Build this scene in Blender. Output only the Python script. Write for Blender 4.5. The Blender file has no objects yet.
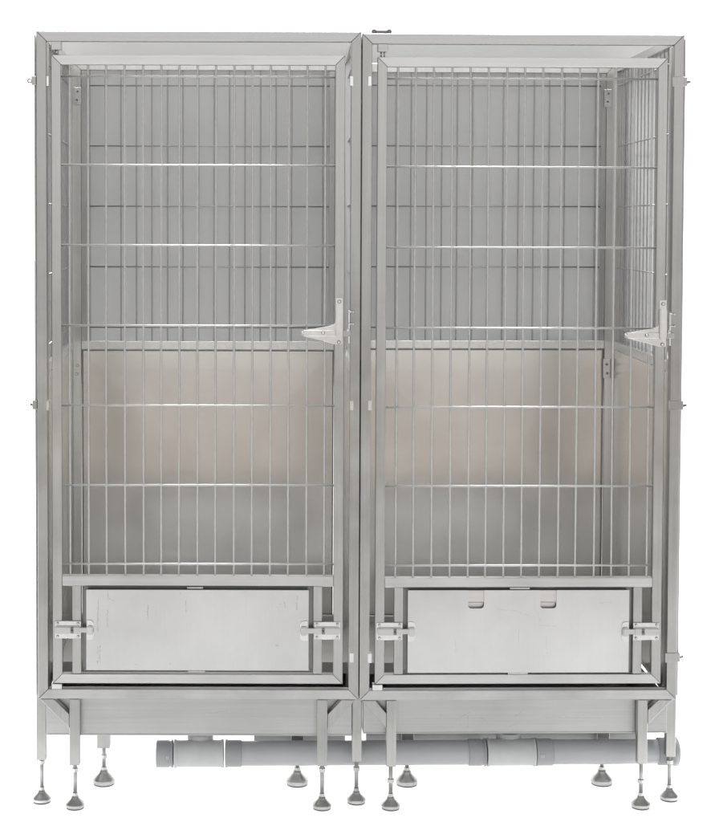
import bpy, bmesh, math, random
from mathutils import Vector, Matrix
random.seed(7)
scene = bpy.context.scene
COL = scene.collection

# ------------------------------------------------------------------ camera
K = 0.00277                     # metres per photo pixel in the front plane
D = 4.5
W0, H0 = 715.0, 822.0
F = D / K
PITCH = math.radians(2.2); ROLL = math.radians(0.15)
VPX, VPY = 275.0, 220.0
ZC = 1.655
CAM = Vector(((VPX - 361.0) * K, -D, ZC))
Xax = Vector((1, 0, 0)); Up0 = Vector((0, math.sin(PITCH), math.cos(PITCH)))
FW = Vector((0, math.cos(PITCH), -math.sin(PITCH)))
RT = Xax * math.cos(ROLL) + Up0 * math.sin(ROLL)
UP = Up0 * math.cos(ROLL) - Xax * math.sin(ROLL)
PPX = VPX - F * (RT.y / FW.y); PPY = VPY + F * (UP.y / FW.y)

cam_data = bpy.data.cameras.new('camera'); cam = bpy.data.objects.new('camera', cam_data); COL.objects.link(cam)
cam_data.sensor_fit = 'HORIZONTAL'; cam_data.sensor_width = 36.0
cam_data.lens = F / W0 * 36.0
cam_data.shift_x = (W0 / 2 - PPX) / W0
cam_data.shift_y = (PPY - H0 / 2) / W0
cam_data.clip_start = 0.05; cam_data.clip_end = 500
m = Matrix.Identity(4)
for i in range(3):
    m[i][0] = RT[i]; m[i][1] = UP[i]; m[i][2] = -FW[i]; m[i][3] = CAM[i]
cam.matrix_world = m
scene.camera = cam

# ------------------------------------------------------------------ materials
def nodes(name):
    mt = bpy.data.materials.new(name); mt.use_nodes = True
    nt = mt.node_tree; b = nt.nodes['Principled BSDF']
    return mt, nt, b

def N(nt, typ, **kw):
    n = nt.nodes.new(typ)
    for k, v in kw.items(): setattr(n, k, v)
    return n

def steel(name, col, rough, grain='z', vary=0.10, metal=1.0, aniso=0.0, scratch=0.0, streak=0.06, smudge_scale=6.0):
    """brushed stainless: a fine grain, cloudy handling marks and, if asked, hairline scratches"""
    mt, nt, b = nodes(name)
    tc = N(nt, 'ShaderNodeTexCoord'); oi = N(nt, 'ShaderNodeObjectInfo')
    off = N(nt, 'ShaderNodeVectorMath', operation='SCALE'); off.inputs['Scale'].default_value = 37.0
    cmb = N(nt, 'ShaderNodeCombineXYZ')
    for i in range(3): nt.links.new(oi.outputs['Random'], cmb.inputs[i])
    nt.links.new(cmb.outputs[0], off.inputs[0])
    add = N(nt, 'ShaderNodeVectorMath', operation='ADD')
    nt.links.new(tc.outputs['Object'], add.inputs[0]); nt.links.new(off.outputs[0], add.inputs[1])
    mp = N(nt, 'ShaderNodeMapping')
    g = {'z': (170, 170, 2.5), 'x': (2.5, 170, 170), 'n': (60, 60, 60)}[grain]
    mp.inputs['Scale'].default_value = g
    nt.links.new(add.outputs[0], mp.inputs['Vector'])
    grn = N(nt, 'ShaderNodeTexNoise'); grn.inputs['Scale'].default_value = 1.0; grn.inputs['Detail'].default_value = 3
    nt.links.new(mp.outputs[0], grn.inputs['Vector'])
    sm = N(nt, 'ShaderNodeTexNoise'); sm.inputs['Scale'].default_value = smudge_scale; sm.inputs['Detail'].default_value = 2 if 'polished' in name else 5
    sm.inputs['Roughness'].default_value = 0.6; sm.inputs['Distortion'].default_value = 0.25
    nt.links.new(add.outputs[0], sm.inputs['Vector'])
    # colour factor = 1 + vary*(smudge-.5)*2 + streak*(grain-.5)*2
    m1 = N(nt, 'ShaderNodeMapRange'); m1.inputs[1].default_value = 0.25; m1.inputs[2].default_value = 0.75
    m1.inputs[3].default_value = 1 - vary; m1.inputs[4].default_value = 1 + vary
    nt.links.new(sm.outputs['Fac'], m1.inputs[0])
    m2 = N(nt, 'ShaderNodeMapRange'); m2.inputs[1].default_value = 0.25; m2.inputs[2].default_value = 0.75
    m2.inputs[3].default_value = 1 - streak; m2.inputs[4].default_value = 1 + streak
    nt.links.new(grn.outputs['Fac'], m2.inputs[0])
    mm = N(nt, 'ShaderNodeMath', operation='MULTIPLY')
    nt.links.new(m1.outputs[0], mm.inputs[0]); nt.links.new(m2.outputs[0], mm.inputs[1])
    fac = mm.outputs[0]
    if scratch > 0:
        for (sc, th) in (((9, 30, 2.2), 0.70), ((3.5, 30, 30), 0.73)):
            mp2 = N(nt, 'ShaderNodeMapping'); mp2.inputs['Scale'].default_value = sc
            mp2.inputs['Rotation'].default_value = (0, 0.12, 0)
            nt.links.new(add.outputs[0], mp2.inputs['Vector'])
            ns = N(nt, 'ShaderNodeTexNoise'); ns.inputs['Scale'].default_value = 4.0; ns.inputs['Detail'].default_value = 4
            nt.links.new(mp2.outputs[0], ns.inputs['Vector'])
            r = N(nt, 'ShaderNodeMapRange'); r.inputs[1].default_value = th; r.inputs[2].default_value = th + 0.03
            r.inputs[3].default_value = 1.0; r.inputs[4].default_value = 1.0 - scratch
            nt.links.new(ns.outputs['Fac'], r.inputs[0])
            q = N(nt, 'ShaderNodeMath', operation='MULTIPLY')
            nt.links.new(fac, q.inputs[0]); nt.links.new(r.outputs[0], q.inputs[1]); fac = q.outputs[0]
    vm = N(nt, 'ShaderNodeVectorMath', operation='SCALE'); vm.inputs[0].default_value = col
    nt.links.new(fac, vm.inputs['Scale'])
    nt.links.new(vm.outputs[0], b.inputs['Base Color'])
    b.inputs['Metallic'].default_value = metal
    mr = N(nt, 'ShaderNodeMapRange'); mr.inputs[1].default_value = 0.3; mr.inputs[2].default_value = 0.7
    rv = .02 if 'polished_steel_sheet' in name else .15
    mr.inputs[3].default_value = rough * (1-rv); mr.inputs[4].default_value = rough * (1+rv)
    nt.links.new(sm.outputs['Fac'], mr.inputs[0]); nt.links.new(mr.outputs[0], b.inputs['Roughness'])
    bp = N(nt, 'ShaderNodeBump'); bp.inputs['Strength'].default_value = 0.0 if grain == 'n' else (0.02 if 'polished' in name or 'sheet' in name else 0.06); bp.inputs['Distance'].default_value = 0.0006
    nt.links.new(grn.outputs['Fac'], bp.inputs['Height']); nt.links.new(bp.outputs[0], b.inputs['Normal'])
    if aniso:
        b.inputs['Anisotropic'].default_value = aniso
        tg = N(nt, 'ShaderNodeTangent', direction_type='RADIAL', axis='Z')
        nt.links.new(tg.outputs[0], b.inputs['Tangent'])
        b.inputs['Anisotropic Rotation'].default_value = 0.25 if grain == 'z' else 0.0
    return mt

def scratch_marks(mt, segs, depth, width=.0009):
    """worn hairlines at given places of one sheet (local x,z pairs)"""
    nt = mt.node_tree; b = nt.nodes['Principled BSDF']
    src = b.inputs['Base Color'].links[0].from_socket
    tc = N(nt, 'ShaderNodeTexCoord')
    wob = N(nt, 'ShaderNodeTexNoise'); wob.inputs['Scale'].default_value = 90; nt.links.new(tc.outputs['Object'], wob.inputs['Vector'])
    w1 = N(nt, 'ShaderNodeVectorMath', operation='SUBTRACT'); nt.links.new(wob.outputs['Color'], w1.inputs[0]); w1.inputs[1].default_value = (.5, .5, .5)
    w2 = N(nt, 'ShaderNodeVectorMath', operation='SCALE'); nt.links.new(w1.outputs[0], w2.inputs[0]); w2.inputs['Scale'].default_value = .006
    w3 = N(nt, 'ShaderNodeVectorMath', operation='ADD'); nt.links.new(tc.outputs['Object'], w3.inputs[0]); nt.links.new(w2.outputs[0], w3.inputs[1])
    fl = N(nt, 'ShaderNodeVectorMath', operation='MULTIPLY'); nt.links.new(w3.outputs[0], fl.inputs[0]); fl.inputs[1].default_value = (1, 0, 1)
    best = None
    for (ax, az, bx, bz) in segs:
        A = Vector((ax, 0, az)); Dv = Vector((bx-ax, 0, bz-az)); L2 = max(Dv.length_squared, 1e-9)
        s1 = N(nt, 'ShaderNodeVectorMath', operation='SUBTRACT'); nt.links.new(fl.outputs[0], s1.inputs[0]); s1.inputs[1].default_value = A
        dt = N(nt, 'ShaderNodeVectorMath', operation='DOT_PRODUCT'); nt.links.new(s1.outputs[0], dt.inputs[0]); dt.inputs[1].default_value = Dv / L2
        cl = N(nt, 'ShaderNodeClamp'); nt.links.new(dt.outputs['Value'], cl.inputs[0])
        sc = N(nt, 'ShaderNodeVectorMath', operation='SCALE'); sc.inputs[0].default_value = Dv; nt.links.new(cl.outputs[0], sc.inputs['Scale'])
        s2 = N(nt, 'ShaderNodeVectorMath', operation='DISTANCE'); nt.links.new(s1.outputs[0], s2.inputs[0]); nt.links.new(sc.outputs[0], s2.inputs[1])
        if best is None: best = s2.outputs['Value']
        else:
            mn = N(nt, 'ShaderNodeMath', operation='MINIMUM'); nt.links.new(best, mn.inputs[0]); nt.links.new(s2.outputs['Value'], mn.inputs[1]); best = mn.outputs[0]
    brk = N(nt, 'ShaderNodeTexNoise'); brk.inputs['Scale'].default_value = 140; brk.inputs['Detail'].default_value = 3; nt.links.new(tc.outputs['Object'], brk.inputs['Vector'])
    wd = N(nt, 'ShaderNodeMapRange'); wd.inputs[1].default_value = .38; wd.inputs[2].default_value = .65; wd.inputs[3].default_value = width*.25; wd.inputs[4].default_value = width*1.7
    nt.links.new(brk.outputs['Fac'], wd.inputs[0])
    dv = N(nt, 'ShaderNodeMath', operation='DIVIDE'); nt.links.new(best, dv.inputs[0]); nt.links.new(wd.outputs[0], dv.inputs[1])
    r = N(nt, 'ShaderNodeMapRange'); r.inputs[1].default_value = .5; r.inputs[2].default_value = 1.8; r.inputs[3].default_value = 1 - depth; r.inputs[4].default_value = 1
    nt.links.new(dv.outputs[0], r.inputs[0])
    vm = N(nt, 'ShaderNodeVectorMath', operation='SCALE'); nt.links.new(src, vm.inputs[0]); nt.links.new(r.outputs[0], vm.inputs['Scale'])
    nt.links.new(vm.outputs[0], b.inputs['Base Color'])

def matte(name, col, rough=0.6, vary=0.05, scale=5.0, spec=0.5):
    mt, nt, b = nodes(name)
    tc = N(nt, 'ShaderNodeTexCoord')
    ns = N(nt, 'ShaderNodeTexNoise'); ns.inputs['Scale'].default_value = scale; ns.inputs['Detail'].default_value = 5
    nt.links.new(tc.outputs['Object'], ns.inputs['Vector'])
    r = N(nt, 'ShaderNodeMapRange'); r.inputs[1].default_value = .25; r.inputs[2].default_value = .75
    r.inputs[3].default_value = 1 - vary; r.inputs[4].default_value = 1 + vary
    nt.links.new(ns.outputs['Fac'], r.inputs[0])
    vm = N(nt, 'ShaderNodeVectorMath', operation='SCALE'); vm.inputs[0].default_value = col
    nt.links.new(r.outputs[0], vm.inputs['Scale']); nt.links.new(vm.outputs[0], b.inputs['Base Color'])
    b.inputs['Roughness'].default_value = rough
    b.inputs['Specular IOR Level'].default_value = spec
    return mt

FRONT, BACK, TOP, SIDE = 1.72, 2.1, .17, .26
M = {
 'post':   steel('brushed_steel_post', (0.432, 0.430, 0.417), 0.36, 'z', 0.16),
 'rail':   steel('brushed_steel_rail', (0.510, 0.509, 0.500), 0.36, 'x', 0.14),  # same steel as the posts, lightened for the brighter reflections on horizontals
 'stile':  steel('brushed_steel_stile', (0.480, 0.479, 0.468), 0.36, 'z', 0.14),
 'gaterail': steel('polished_steel_rail', (0.585, 0.585, 0.577), 0.34, 'x', 0.09, scratch=0),  # gate steel with the brighter reflection of horizontals put into its colour
 'wire':   steel('bright_steel_wire', (0.617, 0.617, 0.609), 0.52, 'n', 0.06),
 'rearwire': steel('dull_steel_wire', (0.479, 0.479, 0.470), .40, 'n', .05),
 'rear': steel('lightened_steel_post', (0.655, 0.651, 0.631), .34, 'z', .08),  # post steel lightened to make up for the dim interior
 'hatch2': steel('steel_sheet', (0.643, 0.626, 0.618), .35, 'x', .04),
 'hatch':  steel('scratched_steel_sheet', (0.663, 0.663, 0.661), 0.36, 'z', 0.12, streak=.01, smudge_scale=3),
 'panel':  steel('polished_steel_sheet', (0.794, 0.777, 0.752), 0.22, 'x', 0.06, streak=.02, smudge_scale=5),
 'tray':   steel('folded_steel_tray', (0.463, 0.463, 0.460), 0.36, 'x', 0.1, smudge_scale=3),
 'zinc':   steel('zinc_plated_steel', (0.751, 0.751, 0.742), 0.3, 'n', 0.05),
 'foot':   steel('cast_steel_foot', (0.536, 0.536, 0.524), 0.34, 'n', 0.12, smudge_scale=40),
 'screw':  steel('dark_steel_screw', (0.227, 0.227, 0.220), .35, 'n', .08),
 'sheet':  matte('grey_coated_sheet', (.30, .303, .31), .55, .04, 2.0, .3),
 'rubber': matte('black_rubber', (.03, .03, .03), .7),
 'pipe':   matte('grey_plastic_pipe', (.42, .424, .44), .24, .05, 8.0),
 'collar': matte('dark_grey_plastic_collar', (.34, .345, .36), .32, .05, 10.0),
 'tee':    matte('pale_plastic_tee', (.52, .525, .527), .42, .10, 14.0),
 'brass':  matte('brown_spacer', (.16, .12, .07), .6),
 'dark':   matte('dark_slot', (.05, .05, .05), .6),
 'white':  matte('white_glowing_floor', (.92, .92, .92), .9, .01, 1.0, .1),
 'grey':   matte('grey_concrete', (.50, .503, .505), .8, .08, 2.0, .2),
 'wood':   matte('pale_timber_boards', (.315, .238, .185), .6, .04, 1.2, .3),
}

def translucent(name, base, trans):
    """grey frosted sheet, made up to let light glow through"""
    mt = matte(name, base, .55, .04, 2.0, .3); nt = mt.node_tree; b = nt.nodes['Principled BSDF']
    tr = N(nt, 'ShaderNodeBsdfTranslucent'); tr.inputs['Color'].default_value = (trans, trans*1.005, trans*1.02, 1)
    ad = N(nt, 'ShaderNodeAddShader'); nt.links.new(b.outputs[0], ad.inputs[0]); nt.links.new(tr.outputs[0], ad.inputs[1])
    nt.links.new(ad.outputs[0], nt.nodes['Material Output'].inputs['Surface']); return mt
M['sheet'] = translucent('grey_translucent_board', (.78, .782, .785), .035)  # slight translucency added to lift the board's tone
M['side'] = translucent('pale_translucent_sheet', (.5, .5, .498), .22)  # translucency added so the side sheets pass light inside
M['link'] = matte('grey_cast_link', (.25, .25, .245), .5)
M['reflector'] = matte('white_reflector_card', (.82, .825, .83), .6)  # bright card added to lift the reflection in the kick panel
M['deck'] = matte('pale_resting_board', (.33, .33, .32), .6, .10, 6.0)
nb = M['white'].node_tree.nodes['Principled BSDF']     # glow added to the white floor to wash out shade under the kennels
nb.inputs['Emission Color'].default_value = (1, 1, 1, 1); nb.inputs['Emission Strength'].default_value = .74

# ------------------------------------------------------------------ mesh helper
class MB:
    def __init__(self): self.bm = bmesh.new()
    def _merge(self, t):
        me = bpy.data.meshes.new('t'); t.to_mesh(me); t.free()
        self.bm.from_mesh(me); bpy.data.meshes.remove(me)
    def hexa(self, pts, bev=.0012, seg=1):
        """8 corners: bottom ring of 4 then top ring of 4"""
        t = bmesh.new(); v = [t.verts.new(p) for p in pts]
        for f in ((3,2,1,0),(4,5,6,7),(0,1,5,4),(1,2,6,5),(2,3,7,6),(3,0,4,7)):
            t.faces.new([v[i] for i in f])
        bmesh.ops.recalc_face_normals(t, faces=t.faces)
        if bev: bmesh.ops.bevel(t, geom=t.edges[:], offset=bev, segments=seg, affect='EDGES', clamp_overlap=True)
        self._merge(t)
    def box(self, x0, x1, y0, y1, z0, z1, bev=.0012, seg=1):
        x0, x1 = min(x0,x1), max(x0,x1); y0, y1 = min(y0,y1), max(y0,y1); z0, z1 = min(z0,z1), max(z0,z1)
        self.hexa([(x0,y0,z0),(x1,y0,z0),(x1,y1,z0),(x0,y1,z0),(x0,y0,z1),(x1,y0,z1),(x1,y1,z1),(x0,y1,z1)], bev, seg)
    def prism(self, pts, y0, y1, bev=.0006):
        """outline in x,z pushed from y0 to y1"""
        t = bmesh.new()
        a = [t.verts.new((p[0], y0, p[1])) for p in pts]; b = [t.verts.new((p[0], y1, p[1])) for p in pts]
        n = len(pts)
        t.faces.new(a); t.faces.new(b[::-1])
        for i in range(n): t.faces.new([a[i], b[i], b[(i+1)%n], a[(i+1)%n]])
        bmesh.ops.recalc_face_normals(t, faces=t.faces)
        if bev: bmesh.ops.bevel(t, geom=t.edges[:], offset=bev, segments=1, affect='EDGES', clamp_overlap=True)
        self._merge(t)
    def cyl(self, p0, p1, r, seg=10, r1=None, caps=True):
        p0 = Vector(p0); p1 = Vector(p1); d = (p1 - p0)
        q = d.to_track_quat('Z', 'Y').to_matrix()
        r1 = r if r1 is None else r1
        t = self.bm; A = []; B = []
        for i in range(seg):
            a = 2*math.pi*(i+.5)/seg; e = q @ Vector((math.cos(a), math.sin(a), 0))
            A.append(t.verts.new(p0 + e*r)); B.append(t.verts.new(p1 + e*r1))
        for i in range(seg):
            f = t.faces.new([A[i], A[(i+1)%seg], B[(i+1)%seg], B[i]]); f.smooth = seg > 7
        if caps: t.faces.new(A[::-1]); t.faces.new(B)
    def lathe(self, prof, c, axis='z', seg=32):
        t = self.bm; rings = []
        for r, h in prof:
            ring = []
            for i in range(seg):
                a = 2*math.pi*i/seg
                if axis == 'z': p = (c[0]+r*math.cos(a), c[1]+r*math.sin(a), c[2]+h)
                elif axis == 'x': p = (c[0]+h, c[1]+r*math.cos(a), c[2]+r*math.sin(a))
                else: p = (c[0]+r*math.cos(a), c[1]+h, c[2]+r*math.sin(a))
                ring.append(t.verts.new(p))
            rings.append(ring)
        for k in range(len(rings)-1):
            for i in range(seg):
                f = t.faces.new([rings[k][i], rings[k][(i+1)%seg], rings[k+1][(i+1)%seg], rings[k+1][i]]); f.smooth = True
        t.faces.new(rings[0][::-1]); t.faces.new(rings[-1])
    def torus(self, c, R, r, axis='y', seg=20, ms=8):
        t = self.bm; rings = []
        for i in range(seg):
            a = 2*math.pi*i/seg; ring = []
            for j in range(ms):
                b = 2*math.pi*j/ms; rr = R + r*math.cos(b); h = r*math.sin(b)
                p = {'y': (rr*math.cos(a), h, rr*math.sin(a)), 'x': (h, rr*math.cos(a), rr*math.sin(a)), 'z': (rr*math.cos(a), rr*math.sin(a), h)}[axis]
                ring.append(t.verts.new((c[0]+p[0], c[1]+p[1], c[2]+p[2])))
            rings.append(ring)
        for i in range(seg):
            for j in range(ms):
                f = t.faces.new([rings[i][j], rings[(i+1)%seg][j], rings[(i+1)%seg][(j+1)%ms], rings[i][(j+1)%ms]]); f.smooth = True
    def screw(self, x, y, z, r=.0042, ring=0, dome=1):
        """a domed screw head facing the viewer, with a hex rim"""
        n0 = len(self.bm.faces)
        self.cyl((x, y, z), (x, y-.0022, z), r, 12)
        n = len(self.bm.faces)
        self.lathe([(r*.74, -.0020), (r*.70, -.0034), (r*.45, -.0042), (r*.2, -.0034)], (x, y, z), 'y', 14)
        self.bm.faces.ensure_lookup_table()
        for f in self.bm.faces[n0:n]: f.material_index = ring
        for f in self.bm.faces[n:]: f.material_index = dome
    def frame(self, x0, x1, z0, z1, w, y0, y1, wt=None, g=.0002, bev=.0011, what='tblr'):
        """a rectangle of square tube with mitred corners"""
        wt = wt or w
        if 'l' in what: self.hexa([(x0,y0,z0+g),(x0+w,y0,z0+wt+g),(x0+w,y1,z0+wt+g),(x0,y1,z0+g),(x0,y0,z1-g),(x0+w,y0,z1-wt-g),(x0+w,y1,z1-wt-g),(x0,y1,z1-g)], bev)
        if 'r' in what: self.hexa([(x1-w,y0,z0+wt+g),(x1,y0,z0+g),(x1,y1,z0+g),(x1-w,y1,z0+wt+g),(x1-w,y0,z1-wt-g),(x1,y0,z1-g),(x1,y1,z1-g),(x1-w,y1,z1-wt-g)], bev)
        if 'b' in what: self.hexa([(x0+g,y0,z0),(x1-g,y0,z0),(x1-g,y1,z0),(x0+g,y1,z0),(x0+w+g,y0,z0+wt),(x1-w-g,y0,z0+wt),(x1-w-g,y1,z0+wt),(x0+w+g,y1,z0+wt)], bev)
        if 't' in what: self.hexa([(x0+w+g,y0,z1-wt),(x1-w-g,y0,z1-wt),(x1-w-g,y1,z1-wt),(x0+w+g,y1,z1-wt),(x0+g,y0,z1),(x1-g,y0,z1),(x1-g,y1,z1),(x0+g,y1,z1)], bev)
    def build(self, name, mats, parent=None):
        me = bpy.data.meshes.new(name); self.bm.to_mesh(me); self.bm.free()
        for mt in (mats if isinstance(mats, (list, tuple)) else [mats]): me.materials.append(mt)
        o = bpy.data.objects.new(name, me); COL.objects.link(o)
        if parent is not None: o.parent = parent
        return o

def tag(o, label=None, cat=None, group=None, kind=None):
    if label: o['label'] = label
    if cat: o['category'] = cat
    if group: o['group'] = group
    if kind: o['kind'] = kind
    return o

def make_local(root_m):
    """the map from a photo pixel to the local x,z of the plane y = dy of a unit"""
    inv = root_m.inverted()
    o = inv @ CAM; R3 = inv.to_3x3()
    def at(px, py, dy=0.0):
        d = FW + RT*((px-PPX)/F) - UP*((py-PPY)/F)
        d = R3 @ d
        s = (dy - o.y) / d.y
        p = o + d*s
        return p.x, p.z
    return at

MW = make_local(Matrix.Identity(4))     # world version, for pipe and stray things

# ------------------------------------------------------------------ setting
def sheet(name, x0, x1, y0, y1, z, mat):
    me = bpy.data.meshes.new(name)
    me.from_pydata([(x0,y0,z),(x1,y0,z),(x1,y1,z),(x0,y1,z)], [], [(0,1,2,3)]); me.materials.append(mat)
    o = bpy.data.objects.new(name, me); COL.objects.link(o); o['kind'] = 'structure'; return o
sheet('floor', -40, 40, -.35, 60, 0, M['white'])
sheet('concrete_floor', -40, 40, -3.7, -.35, -.004, M['grey'])
sheet('timber_floor', -40, 40, -40, -3.7, -.004, M['wood'])

# ------------------------------------------------------------------ feet, shared meshes
def foot_mesh(mb, x, y, ztop, r, h, nut, rod=.0052):
    """threaded rod, lock nut and bell foot standing on the floor"""
    # rubber ring is material 1, so bell first
    zb = h
    prof = [(r*.955, .0035), (r*.985, .007), (r, h*.30), (r*.975, h*.38), (r*.90, h*.46), (r*.78, h*.56), (r*.62, h*.68), (r*.47, h*.80), (r*.40, h*.88), (r*.37, h)]
    mb.lathe(prof, (x, y, 0), 'z', 36)
    mb.cyl((x, y, h-.001), (x, y, h+.010), r*.30, 6)
    mb.cyl((x, y, h+.008), (x, y, ztop+.004), rod, 14)
    z = h + .012
    while z < ztop - .002:                       # thread
        mb.torus((x, y, z), rod, .0007, 'z', 12, 4); z += .0024
    if nut is not None:
        mb.cyl((x, y, nut-.005), (x, y, nut+.005), rod*1.9, 6)

def add_foot(parent, x, y, ztop, r=.0262, h=.034, nut=None):
    mb = MB(); foot_mesh(mb, x, y, ztop, r, h, nut)
    nf = len(mb.bm.faces)
    mb.lathe([(r*.84, 0.0), (r*.94, .0010), (r*.95, .0042)], (x, y, 0), 'z', 36)
    mb.bm.faces.ensure_lookup_table()
    for f in mb.bm.faces[nf:]: f.material_index = 1
    return mb.build('levelling_foot', [M['foot'], M['rubber']], parent)

# ------------------------------------------------------------------ one kennel
DEPTH = .85
def kennel(P, rootloc, yaw, label):
    root = bpy.data.objects.new('steel_kennel', None); COL.objects.link(root)
    root.empty_display_size = .2
    root.location = rootloc; root.rotation_euler = (0, 0, yaw)
    rm = Matrix.Translation(rootloc) @ Matrix.Rotation(yaw, 4, 'Z')
    at = make_local(rm)
    X = lambda px, py=360, dy=0.0: at(px, py, dy)[0]
    Z = lambda py, px=P['mid'], dy=0.0: at(px, py, dy)[1]
    tag(root, label, 'kennel', 'steel kennels standing side by side')
    t = .0275                                     # tube size
    # ---- front frame
    fx0 = (X(P['fl'][0], 40) + X(P['fl'][1], 690)) / 2; fx1 = (X(P['fr'][0], 40) + X(P['fr'][1], 690)) / 2
    fz1 = Z(P['ft']); fz0 = Z(P['fb'])
    mb = MB(); mb.frame(fx0, fx1, fz0, fz1, t, 0, t, what='lr'); ff = mb.build('front_frame', M['post'], root)
    for w_ in 'tb':
        mb = MB(); mb.frame(fx0, fx1, fz0, fz1, t, 0, t, what=w_); mb.build('frame_rail', M['rail'], ff)
    # ---- gate
    gy0, gy1 = .003, .027
    gx0 = (X(P['gl'][0], 60, gy0) + X(P['gl'][1], 680, gy0)) / 2; gx1 = (X(P['gr'][0], 60, gy0) + X(P['gr'][1], 680, gy0)) / 2
    gz1 = Z(P['gt'], dy=gy0); gz0 = Z(P['gb'], dy=gy0)
    gw = .0265
    mb = MB(); mb.frame(gx0, gx1, gz0, gz1, gw, gy0, gy1, what='lr')
    cz0, cz1 = Z(P['cr'][1], dy=gy0), Z(P['cr'][0], dy=gy0)
    gate = mb.build('gate', M['stile'], root)
    for px in P['ls']:                              # two short stiles beside the hatch
        mb = MB(); x = X(px, 630, gy0); mb.box(x-.0128, x+.0128, gy0+.002, gy1-.001, gz0+gw+.0003, cz0-.0003)
        mb.build('hatch_stile', M['stile'], gate)
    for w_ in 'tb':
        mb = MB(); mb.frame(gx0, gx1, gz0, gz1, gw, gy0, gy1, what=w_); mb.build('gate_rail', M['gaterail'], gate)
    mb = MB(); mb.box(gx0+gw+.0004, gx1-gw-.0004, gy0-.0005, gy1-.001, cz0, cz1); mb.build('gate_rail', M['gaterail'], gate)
    # wire grid of the gate
    mb = MB(); wr = .0031
    zt, zb = gz1-gw, cz1
    for i in range(15):
        x = X(P['b0'] + (P['b1']-P['b0'])*i/14, 320, .015) + random.uniform(-.0008, .0008)
        xb = x + random.uniform(-.0014, .0014)
        zmid = zb + (zt-zb)*random.uniform(.35, .65); xm = (x+xb)/2 + random.uniform(-.0014, .0014)
        mb.cyl((x, .0155, zt+.004), (xm, .0155, zmid), wr, 10, caps=False)
        mb.cyl((xm, .0155, zmid), (xb, .0155, zb-.004), wr, 10, caps=False)
    for py in P['rows']:
        z = Z(py, dy=.012)
        mb.cyl((gx0+gw-.003, .0112, z+random.uniform(-.001,.001)), (gx1-gw+.003, .0112, z+random.uniform(-.001,.001)), wr*.95, 10)
    mb.build('gate_bars', M['wire'], gate)
    # ---- hatch panel
    hx0, hx1 = X(P['h'][0], 630, .001), X(P['h'][1], 630, .001); hz1, hz0 = Z(P['h'][2], dy=.001), Z(P['h'][3], dy=.001)
    hy0, hy1 = -.001, .002
    mb = MB()
    if P['slots']:
        pts = [(hx0, hz0), (hx1, hz0), (hx1, hz1)]
        for (a, b) in P['slots'][::-1]:
            xa, xb = X(a, 600), X(b, 600); zz = Z(608.3); r = .009
            pts.append((xb, hz1))
            for k in range(6):
                q = math.pi/2*k/5; pts.append((xb - r + r*math.cos(q), zz + r - r*math.sin(q)))
            for k in range(6):
                q = math.pi/2*k/5; pts.append((xa + r - r*math.sin(q), zz + r - r*math.cos(q)))
            pts.append((xa, hz1))
        pts.append((hx0, hz1))
        mb.prism(pts, hy0, hy1, 0)
    else:
        mb.box(hx0, hx1, hy0, hy1, hz0, hz1, .0008)
    # folded return edges of the sheet
    mb.box(hx0+.001, hx0+.004, hy1+.0002, .018, hz0+.002, hz1-.002, 0)
    mb.box(hx1-.004, hx1-.001, hy1+.0002, .018, hz0+.002, hz1-.002, 0)
    mb.box(hx0+.005, hx1-.005, hy1+.0002, .018, hz0+.001, hz0+.004, 0)
    hm = M['hatch'].copy()
    scratch_marks(hm, [(X(a, b_), Z(b_, px=a), X(c, d_), Z(d_, px=c)) for (a, b_, c, d_) in P['scratches']], P['scrdepth'])
    hatch = mb.build('hatch_panel', hm, gate)
    mb = MB(); mb.box(hx0+.006, hx1-.006, .0162, .0178, hz0+.006, hz1-.006, 0); mb.build('hatch_reflector', M['reflector'], gate)  # added reflector behind the hatch, brightens the lower back panel
    if P['slots']:
        for (a, b) in P['slots']:
            xa, xb = X(a, 600), X(b, 600)
            mb = MB(); mb.box(xa-.004, xb+.004, hy1+.001, hy1+.003, Z(602.2), hz1-.001, .0004)
            mb.box(xa-.004, xb+.004, hy1-.0005, hy1+.0035, Z(602.8), Z(602.25), .0004)
            mb.box(xa-.006, xb+.006, hy1+.010, hy1+.012, Z(611), Z(600), .0002)
            mb.build('finger_slot', M['hatch2'], gate)
    mb = MB()                                      # the stop ledge the hatch closes against
    mb.frame(hx0-.0125, hx1+.0125, hz0-.006, hz1+.006, .020, .0195, .0225, bev=.0005); mb.build('hatch_stop', M['screw'], gate)
    for (a, b, py) in P['spacers']:
        mb = MB(); mb.box(X(a, py), X(b, py), .002, .010, Z(py-.9), Z(py+.9), .0005)
        mb.build('hatch_spacer', M['foot'], gate)
    # ---- barrel bolts
    for (pa, pb, kp0, kp1, yc, sgn, knob) in P['bolts']:
        y = gy0
        xa, xb = sorted((X(pa, yc), X(pb, yc))); zc = Z(yc, px=pa); hh = .0245
        mb = MB()
        mb.box(xa, xb, y-.0032, y-.0004, zc-hh, zc+hh, .0008)
        xe = X(kp1, yc); n_ = len(mb.bm.faces)
        mb.box(xa+.001, xb-.001, y-.0105, y-.0034, zc-.0105, zc+.0105, .003, 2)      # sleeve
        mb.box(xa+.02 if sgn > 0 else xe, xe if sgn > 0 else xb-.02, y-.0085, y-.0040, zc-.0072, zc+.0072, .0015, 2)
        mb.bm.faces.ensure_lookup_table()
        for f in mb.bm.faces[n_:]: f.material_index = 1
        for sx in (xa+.008, xb-.008):
            for sz in (zc-.0185, zc+.0185): mb.screw(sx, y-.0033, sz, .0036, 2, 0)
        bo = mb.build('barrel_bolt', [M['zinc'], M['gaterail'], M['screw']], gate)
        mb = MB()
        xk = X(knob, yc)
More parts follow.
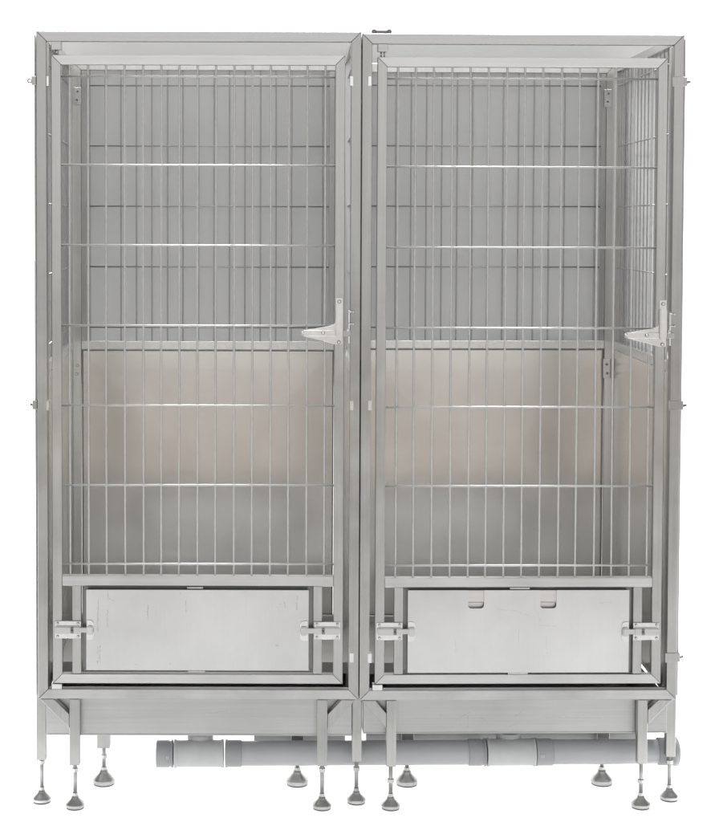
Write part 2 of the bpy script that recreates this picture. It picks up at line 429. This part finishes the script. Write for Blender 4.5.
        mb.box(xk-.0042, xk+.0042, y-.0118, y-.0100, zc-.0085, zc+.0085, .001)
        mb.cyl((xk, y-.0110, zc), (xk, y-.020, zc-.002), .0028, 10)
        mb.build('bolt_knob', M['screw'], gate)
        mb = MB()
        ka, kb = sorted((X(kp0, yc), X(kp1, yc)))
        s = 1 if sgn > 0 else -1
        fx = kb if sgn > 0 else ka
        ox = ka if sgn > 0 else kb
        r = .008
        zt_, zb_ = zc+.028, zc-.028
        pts = [(ox, zb_), (fx-s*r, zb_), (fx-s*r*.3, zb_+r*.3), (fx, zb_+r), (fx, zt_-r), (fx-s*r*.3, zt_-r*.3), (fx-s*r, zt_), (ox, zt_)]
        mb.prism(pts, hy0-.0030, hy0-.0004, .0006)
        n_ = len(mb.bm.faces)
        mb.box(ka+.001, kb-.001, hy0-.0105, hy0-.0032, zc-.0125, zc+.0125, .0028, 2)
        mb.bm.faces.ensure_lookup_table()
        for f in mb.bm.faces[n_:]: f.material_index = 1
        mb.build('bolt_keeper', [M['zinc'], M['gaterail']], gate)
    # ---- latch with triangular back plate
    L = P['latch']                                  # zoomed pixel map origin and shift
    lx = lambda u: X(L[0]+u/8.94, L[1]+40, gy0); lz = lambda v: Z(L[1]+v/8.94, px=L[0]+30, dy=gy0)
    mb = MB(); y = gy0
    arc = [(lx(415), lz(300)), (lx(405), lz(330)), (lx(385), lz(352)), (lx(350), lz(368)), (lx(290), lz(378))]
    pts = [(lx(412), lz(532)), (lx(472), lz(532)), (lx(472), lz(115)), (lx(408), lz(115)), (lx(408), lz(295))] + arc[1:] + \
          [(lx(120), lz(408)), (lx(98), lz(416)), (lx(92), lz(430)), (lx(98), lz(446)), (lx(120), lz(455))]
    mb.prism(pts, y-.0030, y-.0004, .0005)
    mb.box(lx(120), lx(409), y-.0062, y-.0031, lz(457), lz(403), .0012)
    mb.box(lx(408), lx(471), y-.0115, y-.0031, lz(463), lz(190), .003, 2)
    mb.build('latch', M['zinc'], gate)
    mb = MB(); mb.box(lx(472), lx(543), y-.0080, y-.0030, lz(457), lz(405), .001); 
    mb.build('latch_tongue', M['stile'], gate)
    for (u, v, yy) in ((112, 430, -.003), (295, 428, -.0062), (440, 148, -.003), (437, 510, -.003)):
        mb = MB(); mb.screw(lx(u), y+yy, lz(v), .0054); mb.build('latch_screw', [M['screw'], M['zinc']], gate)
    # ---- strike plate on the front frame
    sx = fx1 - t
    mb = MB()
    mb.box(sx-.0062, sx-.0006, -.004, t-.003, lz(520), lz(225), .0006)
    for v in (238, 345):
        mb.cyl((sx-.0075, -.0062, lz(v)), (sx+.008, -.0062, lz(v)), .0020, 10); mb.cyl((sx+.006, -.0062, lz(v)), (sx+.0095, -.0062, lz(v)), .0038, 6)
    mb.cyl((sx-.010, -.003, lz(400)), (sx-.003, -.003, lz(400)), .0042, 8)
    mb.cyl((sx-.010, -.003, lz(545)), (sx-.010, -.003, lz(640)), .0018, 8)
    mb.build('strike_plate', M['zinc'], ff)
    # ---- hinge pivots
    x = gx0 + .0145
    mb = MB(); mb.box(x-.0145, x+.0135, .001, .0265, gz1+.0145, fz1-t-.0004, .001)
    for q in ((0,) if P['pins'] == 1 else (-.0045, .0045)):
        mb.cyl((x+q, .014, gz1-.002), (x+q, .014, gz1+.016), .0058 if P['pins'] == 1 else .0026, 14)
    mb.build('hinge_block', M['rail'], ff)
    mb = MB(); x2 = gx0 + P['lowhinge']
    mb.box(x2-.014, x2+.0135, -.001, .0255, fz0+t+.0004, gz0-.0006, .001); mb.build('hinge_block', M['zinc'], ff)
    # ---- clips joining the frame to the side walls
    for py in P['clips']:
        for (px, w) in P['cliptabs']:
            if px < 60 and py > 600: continue
            x = X(px, py, -.001); z = Z(py, px=px)
            mb = MB(); mb.box(x-w/2, x+w/2, -.0012, .020, z-.0135, z+.0135, .0008)
            mb.build('clip', M['zinc'], ff)
    out = P['outer']
    xo = fx0 if out < 0 else fx1
    for py in P['clips'][:3 if out > 0 else 2]:
        z = Z(py); mb = MB()
        xa = xo + out*.0012
        mb.box(xa, xa + out*(.0125 if out < 0 else .0085), .0015, .030, z-.0125, z+.0125, .001)
        if out > 0: mb.box(xo-.033, xo+.0010, -.0022, -.0003, z-.0135, z+.0135, .0006)
        n_ = len(mb.bm.faces)
        mb.cyl((xa+out*.008, .012, z), (xa+out*.0145, .012, z), .0066, 6)
        if out < 0 and py < 100: mb.torus((xa+out*.019, .012, z), .0052, .0017, 'y')
        else: mb.cyl((xa+out*.016, .012, z), (xa+out*.020, .012, z), .0032, 10)
        mb.bm.faces.ensure_lookup_table()
        for f in mb.bm.faces[n_:]: f.material_index = 1
        mb.build('clip', [M['post'], M['screw']], ff)

    # ---- back wall
    by = DEPTH
    rl, rr = P['rear']                            # rear post outer edges in photo px
    bx0, bx1 = X(rl, 340, by), X(rr, 340, by)
    bz1 = fz1; bz0 = fz0
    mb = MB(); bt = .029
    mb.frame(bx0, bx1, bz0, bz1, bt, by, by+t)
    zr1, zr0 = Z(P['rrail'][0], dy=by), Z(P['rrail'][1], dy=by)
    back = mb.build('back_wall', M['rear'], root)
    mb = MB(); mb.box(bx0+bt+.001, bx1-bt-.001, by-.001, by+.024, zr0, zr1); mb.build('back_rail', M['zinc'], back)
    for (e0, e1) in ((bx0+bt+.001, bx0+bt+.018), (bx1-bt-.018, bx1-bt-.001)):
        mb = MB(); mb.box(e0, e1, by+.006, by+.010, zr1+.001, bz1-bt-.001, .0006); mb.build('edge_strip', M['stile'], back)
    mb = MB()
    n = P['nrear']; xa, xb = X(P['rb'][0], 200, by+.014), X(P['rb'][1], 200, by+.014)
    for i in range(n):
        x = xa + (xb-xa)*i/(n-1)
        if bx0+bt < x < bx1-bt: mb.cyl((x, by+.015, zr1-.004), (x, by+.015, bz1-bt+.004), .0026, 8, caps=False)
    for py in (69.5, 86, 146.3, 206.5, 267, 327.5)[1:]:
        z = Z(py+P['rowoff'], dy=by+.011); mb.cyl((bx0+bt-.003, by+.0105, z), (bx1-bt+.003, by+.0105, z), .0024, 8)
    mb.build('back_bars', M['rearwire'], back)
    # lower panel, cross-broken into four very shallow facets
    mb = MB(); tb = mb.bm
    px0, px1, pz0, pz1 = bx0+bt+.001, bx1-bt-.001, bz0+bt+.001, zr0-.002
    yy = by + .012
    cz = pz0 + (pz1-pz0)*.50
    vs = [tb.verts.new(p) for p in ((px0,yy,pz0),(px1,yy,pz0),(px1,yy,pz1),(px0,yy,pz1),((px0+px1)/2,yy-.0028,cz))]
    for i in range(4): tb.faces.new([vs[i], vs[(i+1)%4], vs[4]])
    vb = [tb.verts.new((v.co.x, yy+.003, v.co.z)) for v in vs[:4]]
    tb.faces.new(vb[::-1])
    for i in range(4): tb.faces.new([vs[i], vb[i], vb[(i+1)%4], vs[(i+1)%4]])
    mb.build('kick_panel', M['panel'], back)
    mb = MB()
    ins = .004
    mb.frame(px0, px1, pz0, pz1, ins, yy-.006, yy-.0005, bev=.0004); mb.build('panel_bead', M['screw'], back)
    for (px, py) in P['bosses']:
        mb = MB(); x, z = at(px, py, by); mb.screw(x, by-.0004, z, .0050); mb.build('bolt_head', [M['screw'], M['zinc']], back)
    if P.get('wide'):
        a_, b_, c_, d_ = P['wide']; yw = by-.030; x0, x1, z1, z0 = X(a_, 369, yw), X(b_, 369, yw), Z(c_, px=a_, dy=yw), Z(d_, px=a_, dy=yw)
        mb = MB(); xm = x0+(x1-x0)*.42
        mb.hexa([(x0, by-.004, z0), (xm, by-.004, z0), (xm, by-.0006, z0), (x0, by-.0006, z0), (x0, by-.004, z1), (xm, by-.004, z1), (xm, by-.0006, z1), (x0, by-.0006, z1)], .0006)
        mb.hexa([(xm+.0003, by-.004, z0), (x1, by-.030, z0), (x1+.003, by-.027, z0), (xm+.0003, by-.0006, z0), (xm+.0003, by-.004, z1), (x1, by-.030, z1), (x1+.003, by-.027, z1), (xm+.0003, by-.0006, z1)], .0006)
        mb.screw(x0+.012, by-.0042, z1-.018, .006); mb.screw(x0+.014, by-.0042, z0+.016, .006)
        mb.cyl((xm+.008, by-.006, z0+.018), (xm+.008, by-.024, z0+.018), .005, 8)
        mb.build('corner_bracket', [M['hatch2'], M['screw']], back)
    for (px, py) in P['brackets']:
        mb = MB(); x, z = at(px, py, by)
        mb.box(x-.012, x+.012, by-.0035, by-.0004, z-.030, z+.028, .0008)
        mb.screw(x-.002, by-.0036, z-.014, .006); mb.screw(x+.001, by-.0036, z+.014, .005)
        mb.cyl((x-.004, by-.003, z-.020), (x-.004, by-.018, z-.020), .004, 8)
        mb.build('corner_bracket', [M['zinc'], M['screw']], back)

    # ---- side walls
    for side in (-1, 1):
        xf = fx0 if side < 0 else fx1               # outer face at the front
        xr = bx0 if side < 0 else bx1
        a = Vector((xf - side*t, t+.001, 0)); b = Vector((xr - side*.002, by-.001, 0))
        d = (b - a).normalized(); nrm = Vector((d.y, -d.x, 0)) * side     # outward
        ln = (b-a).length
        def pt(s, o, z): p = a + d*s + nrm*o; return (p.x, p.y, z)
        def slab(mb, s0, s1, o0, o1, z0, z1, bev=.001):
            mb.hexa([pt(s0,o0,z0), pt(s1,o0,z0), pt(s1,o1,z0), pt(s0,o1,z0), pt(s0,o0,z1), pt(s1,o0,z1), pt(s1,o1,z1), pt(s0,o1,z1)], bev)
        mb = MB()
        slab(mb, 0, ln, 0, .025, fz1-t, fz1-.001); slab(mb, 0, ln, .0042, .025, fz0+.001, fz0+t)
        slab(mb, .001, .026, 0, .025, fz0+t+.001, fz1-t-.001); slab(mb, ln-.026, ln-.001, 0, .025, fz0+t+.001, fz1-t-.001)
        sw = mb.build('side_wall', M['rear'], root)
        mb = MB(); slab(mb, .027, ln-.027, 0, .022, zr0, zr1); mb.build('side_rail', M['zinc'], sw)
        mb = MB(); k = 0; s = .045
        while s < ln - .03:
            mb.cyl(pt(s, .012, zr1-.004), pt(s, .012, fz1-t+.004), .0023, 8, caps=False); s += .052
        for py in (86, 146.3, 206.5, 267, 327.5):
            z = Z(py+P['rowoff'], dy=by); mb.cyl(pt(.03, .0075, z), pt(ln-.02, .0075, z), .0020, 8)
        mb.build('side_bars', M['rearwire'], sw)
        mb = MB(); slab(mb, .027, ln-.027, .0008, .0038, fz0+t-.004, zr0-.001, .0004); mb.build('kick_panel', M['panel'], sw)
        mb = MB(); slab(mb, -.010, ln+.02, .0330, .0365, fz0+.006, fz1-.010, .0005); mb.build('side_sheet', M['side'], sw)  # outer sheet, made translucent to add soft light inside
    # ---- floor rack inside, and the drip tray below
    mb = MB()
    ty0 = .034
    tz0 = Z(P['trayb'], dy=ty0); tz1 = fz0 - .0008
    tx0, tx1 = X(P['tray'][0], 716, ty0), X(P['tray'][1], 716, ty0)
    mb.box(tx0, tx1, ty0, ty0+.003, tz0, tz1, .0008)
    mb.box(tx0, tx1, DEPTH-.003, DEPTH, tz0, tz1, .0008)
    mb.box(tx0, tx0+.003, ty0+.0032, DEPTH-.0032, tz0, tz1, .0006); mb.box(tx1-.003, tx1, ty0+.0032, DEPTH-.0032, tz0, tz1, .0006)
    mb.box(tx0+.0032, tx1-.0032, ty0+.0032, DEPTH-.0032, tz0+.001, tz0+.003, 0)
    mb.box(tx0+.002, tx1-.002, ty0-.0015, ty0-.0002, tz0+.0005, tz0+.004, .0004)
    tm = M['tray'].copy()
    if P['trayscr']: scratch_marks(tm, [(X(a, b_, ty0), Z(b_, px=a, dy=ty0), X(c, d_, ty0), Z(d_, px=c, dy=ty0)) for (a, b_, c, d_) in P['trayscr']], .12)
    tray = mb.build('drip_tray', tm, root)
    mb = MB(); zf = fz0 + .004
    ya = .36; lo = lambda y: fx0+t+(bx0-fx0-t)*(y-t)/(by-t)-.003; hi = lambda y: fx1-t+(bx1-fx1+t)*(y-t)/(by-t)+.003
    mb.hexa([(lo(ya), ya, zf), (hi(ya), ya, zf), (hi(by-.002), by-.002, zf), (lo(by-.002), by-.002, zf),
             (lo(ya), ya, zf+.004), (hi(ya), ya, zf+.004), (hi(by-.002), by-.002, zf+.004), (lo(by-.002), by-.002, zf+.004)], .0005)
    mb.box(lo(ya)+.001, hi(ya)-.001, ya-.003, ya-.0004, zf-.03, zf+.004, .0005)
    fp = mb.build('floor_plate', M['deck'], root)
    # ---- legs
    for (px0, px1, pyb, ly, fx, nut, brace, pyf) in P['legs']:
        x0, x1 = X(px0, 740, ly), X(px1, 740, ly); zb = Z(pyb, px=px0, dy=ly)
        top = fz0 - .0006
        mb = MB()
        mb.box(x0, x1, ly, ly+.0275, zb, top, .0014)
        leg = mb.build('leg', M['post'], root)
        if brace:
            (ax, ay, bx_, by_) = brace
            p = Vector((X(ax, ay), 0, Z(ay, px=ax))); q = Vector((X(bx_, by_), 0, Z(by_, px=bx_)))
            edge = x0 if ax < px0 else x1
            s = 1 if edge == x0 else -1              # runs from frame corner to leg side
            w = .030
            z1a = top - .0004
            xs = p.x
            pts = [(edge - s*.0005, q.z), (edge - s*.0005, q.z + w*1.36), (edge - s*(q.z + w*1.36 - z1a + 0.0)*-1.0, z1a) if False else (xs + s*w*1.30, z1a), (xs, z1a)]
            mb = MB(); mb.prism(pts, ly+.001, ly+.026, .0012); mb.build('brace', M['post'], leg)
        xc = (x0+x1)/2; yc = ly + .0137
        add_foot(leg, xc, yc, zb, nut=Z(nut, px=px0, dy=yc) if nut else None)
    for (px, pyt, big) in P['rearfeet']:
        y = .208; x = X(px, 784, y)
        mb = MB(); zt = tz0 - .0006; zb = Z(746.3, px=px, dy=y)
        mb.box(x-.0185, x+.0185, y-.018, y+.018, zb, zt, .0012)
        leg = mb.build('leg', M['post'], root)
        add_foot(leg, x, y, zb, r=.0318, h=.042, nut=Z(756, px=px, dy=y))
    mb = MB(); mb.box(X(P['xrail'], 738, .23), tx1-.01, .2275, .250, Z(742, dy=.227), tz0-.0006, .001); mb.build('cross_rail', M['tray'], root)
    for x in (bx0+.014, bx1-.014):                  # legs under the back wall
        mb = MB(); mb.box(x-.0137, x+.0137, by, by+.0275, .10, bz0-.0006, .0014); leg = mb.build('leg', M['post'], root)
        add_foot(leg, x, by+.0137, .10, nut=.09)
    # ---- extras
    if P.get('ring'):
        mb = MB(); z = fz1
        for px in (374.4, 389.6):
            x = X(px, 31); mb.torus((x, .012, z+.0066), .0046, .0026, 'y'); mb.cyl((x, .007, z+.0066), (x, .0165, z+.0066), .0036, 12)
        xa, xb = X(374.4, 31), X(389.6, 31)
        mb.box(xa+.006, xb-.006, .006, .016, z+.0010, z+.0094, .001)
        mb.build('joining_link', M['link'], ff)
    return root, dict(fx0=fx0, fx1=fx1, fz0=fz0, fz1=fz1)

LEFT = dict(mid=200, fl=(36.4, 38.0), fr=(361.5, 358.4), ft=31.4, fb=699.2,
    gl=(51.3, 52.6), gr=(345.5, 342.5), gt=55.2, gb=683.6, cr=(576.0, 586.0), ls=(76.6, 317.6),
    b0=70.3, b1=325.0, rows=(77, 165.6, 245.6, 326, 405.6, 485, 564),
    h=(86.3, 308.6, 589.6, 670.2), slots=[], scrdepth=.26, trayscr=[(101, 733, 101.5, 733.4), (210, 713, 228, 711)],
    scratches=[(98.5,598,97.6,632),(97.9,647,97.7,664),(100,646,100,662),(107.6,591,108.3,600),(107.5,610,107.5,627),(109,598,114,601),(134,663.5,137,664.2),
               (169.5,664.5,172,662.8),(279.2,604,281,603.6),(284,602,285,606.5),(297,596,297,610),(276,645,278,646),(180,593.3,181,593.8),(148,604,147.6,618),(186,600,186,612)],
    spacers=[(187, 203, 588), (188, 205, 671.6)],
    bolts=[(54.7, 81.0, 87, 93.6, 629.6, 1, 72.3), (340.2, 314.0, 307.6, 300.2, 630.6, -1, 323.2)],
    latch=(290, 285), pins=1, lowhinge=.012, clips=(81, 405.5, 657.5), cliptabs=[(47.6, .007), (351.7, .010)],
    outer=-1, rear=(72.5, 343.0), rrail=(341.3, 349.6), nrear=17, rb=(90.0, 338.0), rowoff=0.0,
    bosses=[(77.5, 365.5), (77, 374)], brackets=[(77.5, 96)], xrail=254, tray=(46.2, 351.8), trayb=735.4, rods=((168, 190), (206, 190)),
    legs=[(36.2, 46.0, 760.2, .046, 40, 761.5, None, 802), (69.4, 79.5, 765.4, 0.0, 75, 769.5, (40, 700, 69.4, 728.5), 808),
          (317.4, 327.3, 766.2, 0.0, 321, 769.5, (355.5, 700, 327.3, 729), 808), (352.0, 361.6, 762.0, .046, 356, 768.5, None, 802)],
    rearfeet=[(104, 784, 1), (297.2, 784, 1)])
RIGHT = dict(mid=520, fl=(362.4, 359.6), fr=(684.6, 676.4), ft=34.3, fb=699.9,
    gl=(378.0, 374.5), gr=(667.9, 661.0), gt=57.6, gb=683.8, cr=(577.8, 587.3), ls=(398.8, 637.7),
    b0=396.6, b1=650.0, rows=(79, 167.3, 247.6, 328, 407.4, 486, 565),
    h=(407.7, 628.8, 590.0, 672.3), scrdepth=.10, trayscr=[(455,720,470,712),(468,716,467.6,727),(480,717.5,486,720),(515,717,523,710),(500,730,516,724),(545,717,600,718),(440,714,442,716)],
    scratches=[(497,609,517,611),(517,611,530,616),(537,611,541,622),(519,630,518.6,645),(546,635,547,655),(535,625,556,626),(455,640,456,652),(600,603,612,602)],
    slots=[(468.2, 484.0), (540.4, 556.4)], spacers=[(510, 530, 588.6), (508, 528, 673.6)],
    bolts=[(376.6, 402.6, 408, 415.2, 631.3, 1, 394.8), (659.4, 633.2, 628.6, 621.6, 631.3, -1, 642.6)],
    latch=(613.4, 287.3), pins=2, lowhinge=.008, clips=(81, 405.5, 658), cliptabs=[(369.9, .010)],
    outer=1, rear=(352.0, 613.2), rrail=(340.6, 348.6), nrear=16, rb=(364.8, 594.6), rowoff=0.0,
    bosses=[], brackets=[(608, 98)], wide=(604.8, 621.5, 359.5, 378.8), xrail=366, tray=(363.2, 667.0), trayb=733.2, rods=((584, 578), (590, 584)),
    legs=[(386.6, 396.2, 766.8, 0.0, 390, 780.5, (361.5, 701, 386.6, 728), 806), (637.8, 647.4, 764.2, 0.0, 640, 781, (672.5, 699, 647.4, 724.5), 806),
          (666.4, 675.8, 757.0, .062, 669, 761.5, None, 797)],
    rearfeet=[(406.8, 783, 1), (601.6, 782, 1)], ring=True)

kennel(LEFT, Vector((MW(199, 360, 0)[0], 0, 0)), 0.0,
       'stainless steel kennel with a scratched plain hatch panel that has no finger slots')
YAW = math.radians(1.0)
xl = MW(362.4, 360, 0)[0]
hw = .9/2
kennel(RIGHT, Vector((xl + hw*math.cos(YAW), hw*math.sin(YAW), 0)), YAW,
       'stainless steel kennel with two finger slots in its hatch panel and a link on top')

# ------------------------------------------------------------------ grey board in place of the backdrop behind the bars
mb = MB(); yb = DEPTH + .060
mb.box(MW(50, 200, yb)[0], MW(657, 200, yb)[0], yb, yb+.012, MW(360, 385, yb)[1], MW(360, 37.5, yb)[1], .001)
tag(mb.build('backdrop_board', M['sheet']), 'plain grey board standing in for the backdrop behind both steel kennels', 'board')

# ------------------------------------------------------------------ drain pipe
py_ = .140
px_ = lambda p, y=753: MW(p, y, py_ - .03)[0]
x_a, z_a = MW(156, 753.6, py_); x_b, z_b = MW(668, 751.2, py_)
droot = bpy.data.objects.new('drain_pipe', None); COL.objects.link(droot)
zc = (z_a+z_b)/2; slope = math.atan2(z_b-z_a, x_b-x_a)
droot.location = (x_a, py_, z_a); droot.rotation_euler = (0, -slope, 0); droot.empty_display_size = .1
tag(droot, 'grey plastic drain pipe with pale tees and dark collars running under both steel kennels', 'pipe')
lx_ = lambda p: (px_(p) - x_a)
R = .0350
def ring_part(name, prof, mat):
    mb = MB(); mb.lathe(prof, (0, 0, 0), 'x', 48); return mb.build(name, mat, droot)
def tubeprof(a, b, r, e=.002): return [(r*.9, a), (r-e*.5, a), (r, a+e), (r, b-e), (r-e*.5, b), (r*.9, b)]
ring_part('pipe', tubeprof(lx_(240), lx_(471), R), M['pipe'])
ring_part('pipe', tubeprof(lx_(553), lx_(662), R), M['pipe'])
for (a, b) in ((156, 172.8), (225, 241.5), (469.5, 487), (537, 554)):
    ring_part('collar', [(R*.9, lx_(a)), (R+.0022, lx_(a)), (R+.003, lx_(a)+.002), (R+.003, lx_(b)-.013), (R+.001, lx_(b)-.011), (R+.001, lx_(b)-.006), (R+.0045, lx_(b)-.005), (R+.0045, lx_(b)-.001), (R*.9, lx_(b))] if a in (156, 469.5)
              else [(R*.9, lx_(a)), (R+.0045, lx_(a)+.001), (R+.0045, lx_(a)+.005), (R+.003, lx_(a)+.007), (R+.003, lx_(b)-.003), (R+.001, lx_(b)), (R*.95, lx_(b))], M['collar'])
ring_part('end_cap', [(R*.9, lx_(660)), (R+.004, lx_(660)), (R+.004, lx_(674)), (R+.0065, lx_(675)), (R+.0065, lx_(679)), (R*.9, lx_(681)), (R*.3, lx_(681.5))], M['collar'])
for (a, b, s0, s1) in ((173.6, 223.4, 186.5, 212.5), (488, 536.6, 499, 525)):
    t = ring_part('tee', [(R*.9, lx_(a)), (R+.0052, lx_(a)+.0005), (R+.0052, lx_(a)+.006), (R+.0025, lx_(a)+.008), (R+.0025, lx_(b)-.008), (R+.0052, lx_(b)-.006), (R+.0052, lx_(b)-.0005), (R*.9, lx_(b))], M['tee'])
    mb = MB(); c = (lx_(s0)+lx_(s1))/2; r = abs(lx_(s1)-lx_(s0))/2
    mb.lathe([(r*.9, 0), (r, .002), (r, .049), (r*.9, .050)], (c, .034, 0), 'z', 36); mb.build('tee_socket', M['tee'], t)
mb = MB()
for (a, b) in ((268, 285), (405, 416), (444, 452)):
    pass
# pale moulded marks on the collars
def mark_part(p, n):
    mb = MB()
    for i in range(n):
        mb.box(lx_(p)+.004*i, lx_(p)+.004*i+.0024, -(R+.0042), -(R+.0028), -.004, .005, .0002)
    mb.build('moulded_mark', M['tee'], droot)
mark_part(166.5, 2); mark_part(540.5, 3)

# ------------------------------------------------------------------ light
def area(name, loc, target, sx, sy, power, col=(1, 1, 1)):
    l = bpy.data.lights.new(name, 'AREA'); l.shape = 'RECTANGLE'; l.size = sx; l.size_y = sy; l.energy = power; l.color = col
    o = bpy.data.objects.new(name, l); COL.objects.link(o); o.location = loc
    o.rotation_euler = (Vector(target)-Vector(loc)).to_track_quat('-Z', 'Y').to_euler(); return o
w = bpy.data.worlds.new('World'); scene.world = w; w.use_nodes = True
nt = w.node_tree; bg = nt.nodes['Background']
bg.inputs['Strength'].default_value = 1.0
tcw = nt.nodes.new('ShaderNodeTexCoord'); sep = nt.nodes.new('ShaderNodeSeparateXYZ'); nt.links.new(tcw.outputs['Generated'], sep.inputs[0])
ry = nt.nodes.new('ShaderNodeMapRange'); ry.interpolation_type = 'SMOOTHSTEP'   # white studio: bright behind and above, calmer in front
ry.inputs[1].default_value = -.9; ry.inputs[2].default_value = .2; ry.inputs[3].default_value = FRONT; ry.inputs[4].default_value = BACK
nt.links.new(sep.outputs['Y'], ry.inputs[0])
rz = nt.nodes.new('ShaderNodeMapRange'); rz.inputs[1].default_value = .02; rz.inputs[2].default_value = .55; rz.inputs[3].default_value = 1.0; rz.inputs[4].default_value = TOP
nt.links.new(sep.outputs['Z'], rz.inputs[0])
mx = nt.nodes.new('ShaderNodeMath'); mx.operation = 'MULTIPLY'; nt.links.new(ry.outputs[0], mx.inputs[0]); nt.links.new(rz.outputs[0], mx.inputs[1])
ab = nt.nodes.new('ShaderNodeMath'); ab.operation = 'ABSOLUTE'; nt.links.new(sep.outputs['X'], ab.inputs[0])   # dark flags at both sides
rx = nt.nodes.new('ShaderNodeMapRange'); rx.interpolation_type = 'SMOOTHSTEP'
rx.inputs[1].default_value = .62; rx.inputs[2].default_value = .95; rx.inputs[3].default_value = 1.0; rx.inputs[4].default_value = SIDE
nt.links.new(ab.outputs[0], rx.inputs[0])
m3 = nt.nodes.new('ShaderNodeMath'); m3.operation = 'MULTIPLY'; nt.links.new(mx.outputs[0], m3.inputs[0]); nt.links.new(rx.outputs[0], m3.inputs[1]); mx = m3
cc = nt.nodes.new('ShaderNodeCombineXYZ')
for i in range(3): nt.links.new(mx.outputs[0], cc.inputs[i])
nt.links.new(cc.outputs[0], bg.inputs['Color'])
area('added_rear_fill', (0, 2.6, 8.0), (0, .1, .5), 8.0, 4.0, 1900)  # unseen lamp added to light the gate backs through the open tops
scene.view_settings.view_transform = 'Standard'
scene.view_settings.look = 'None'
scene.view_settings.exposure = 0; scene.view_settings.gamma = 1
scene.cycles.max_bounces = 12
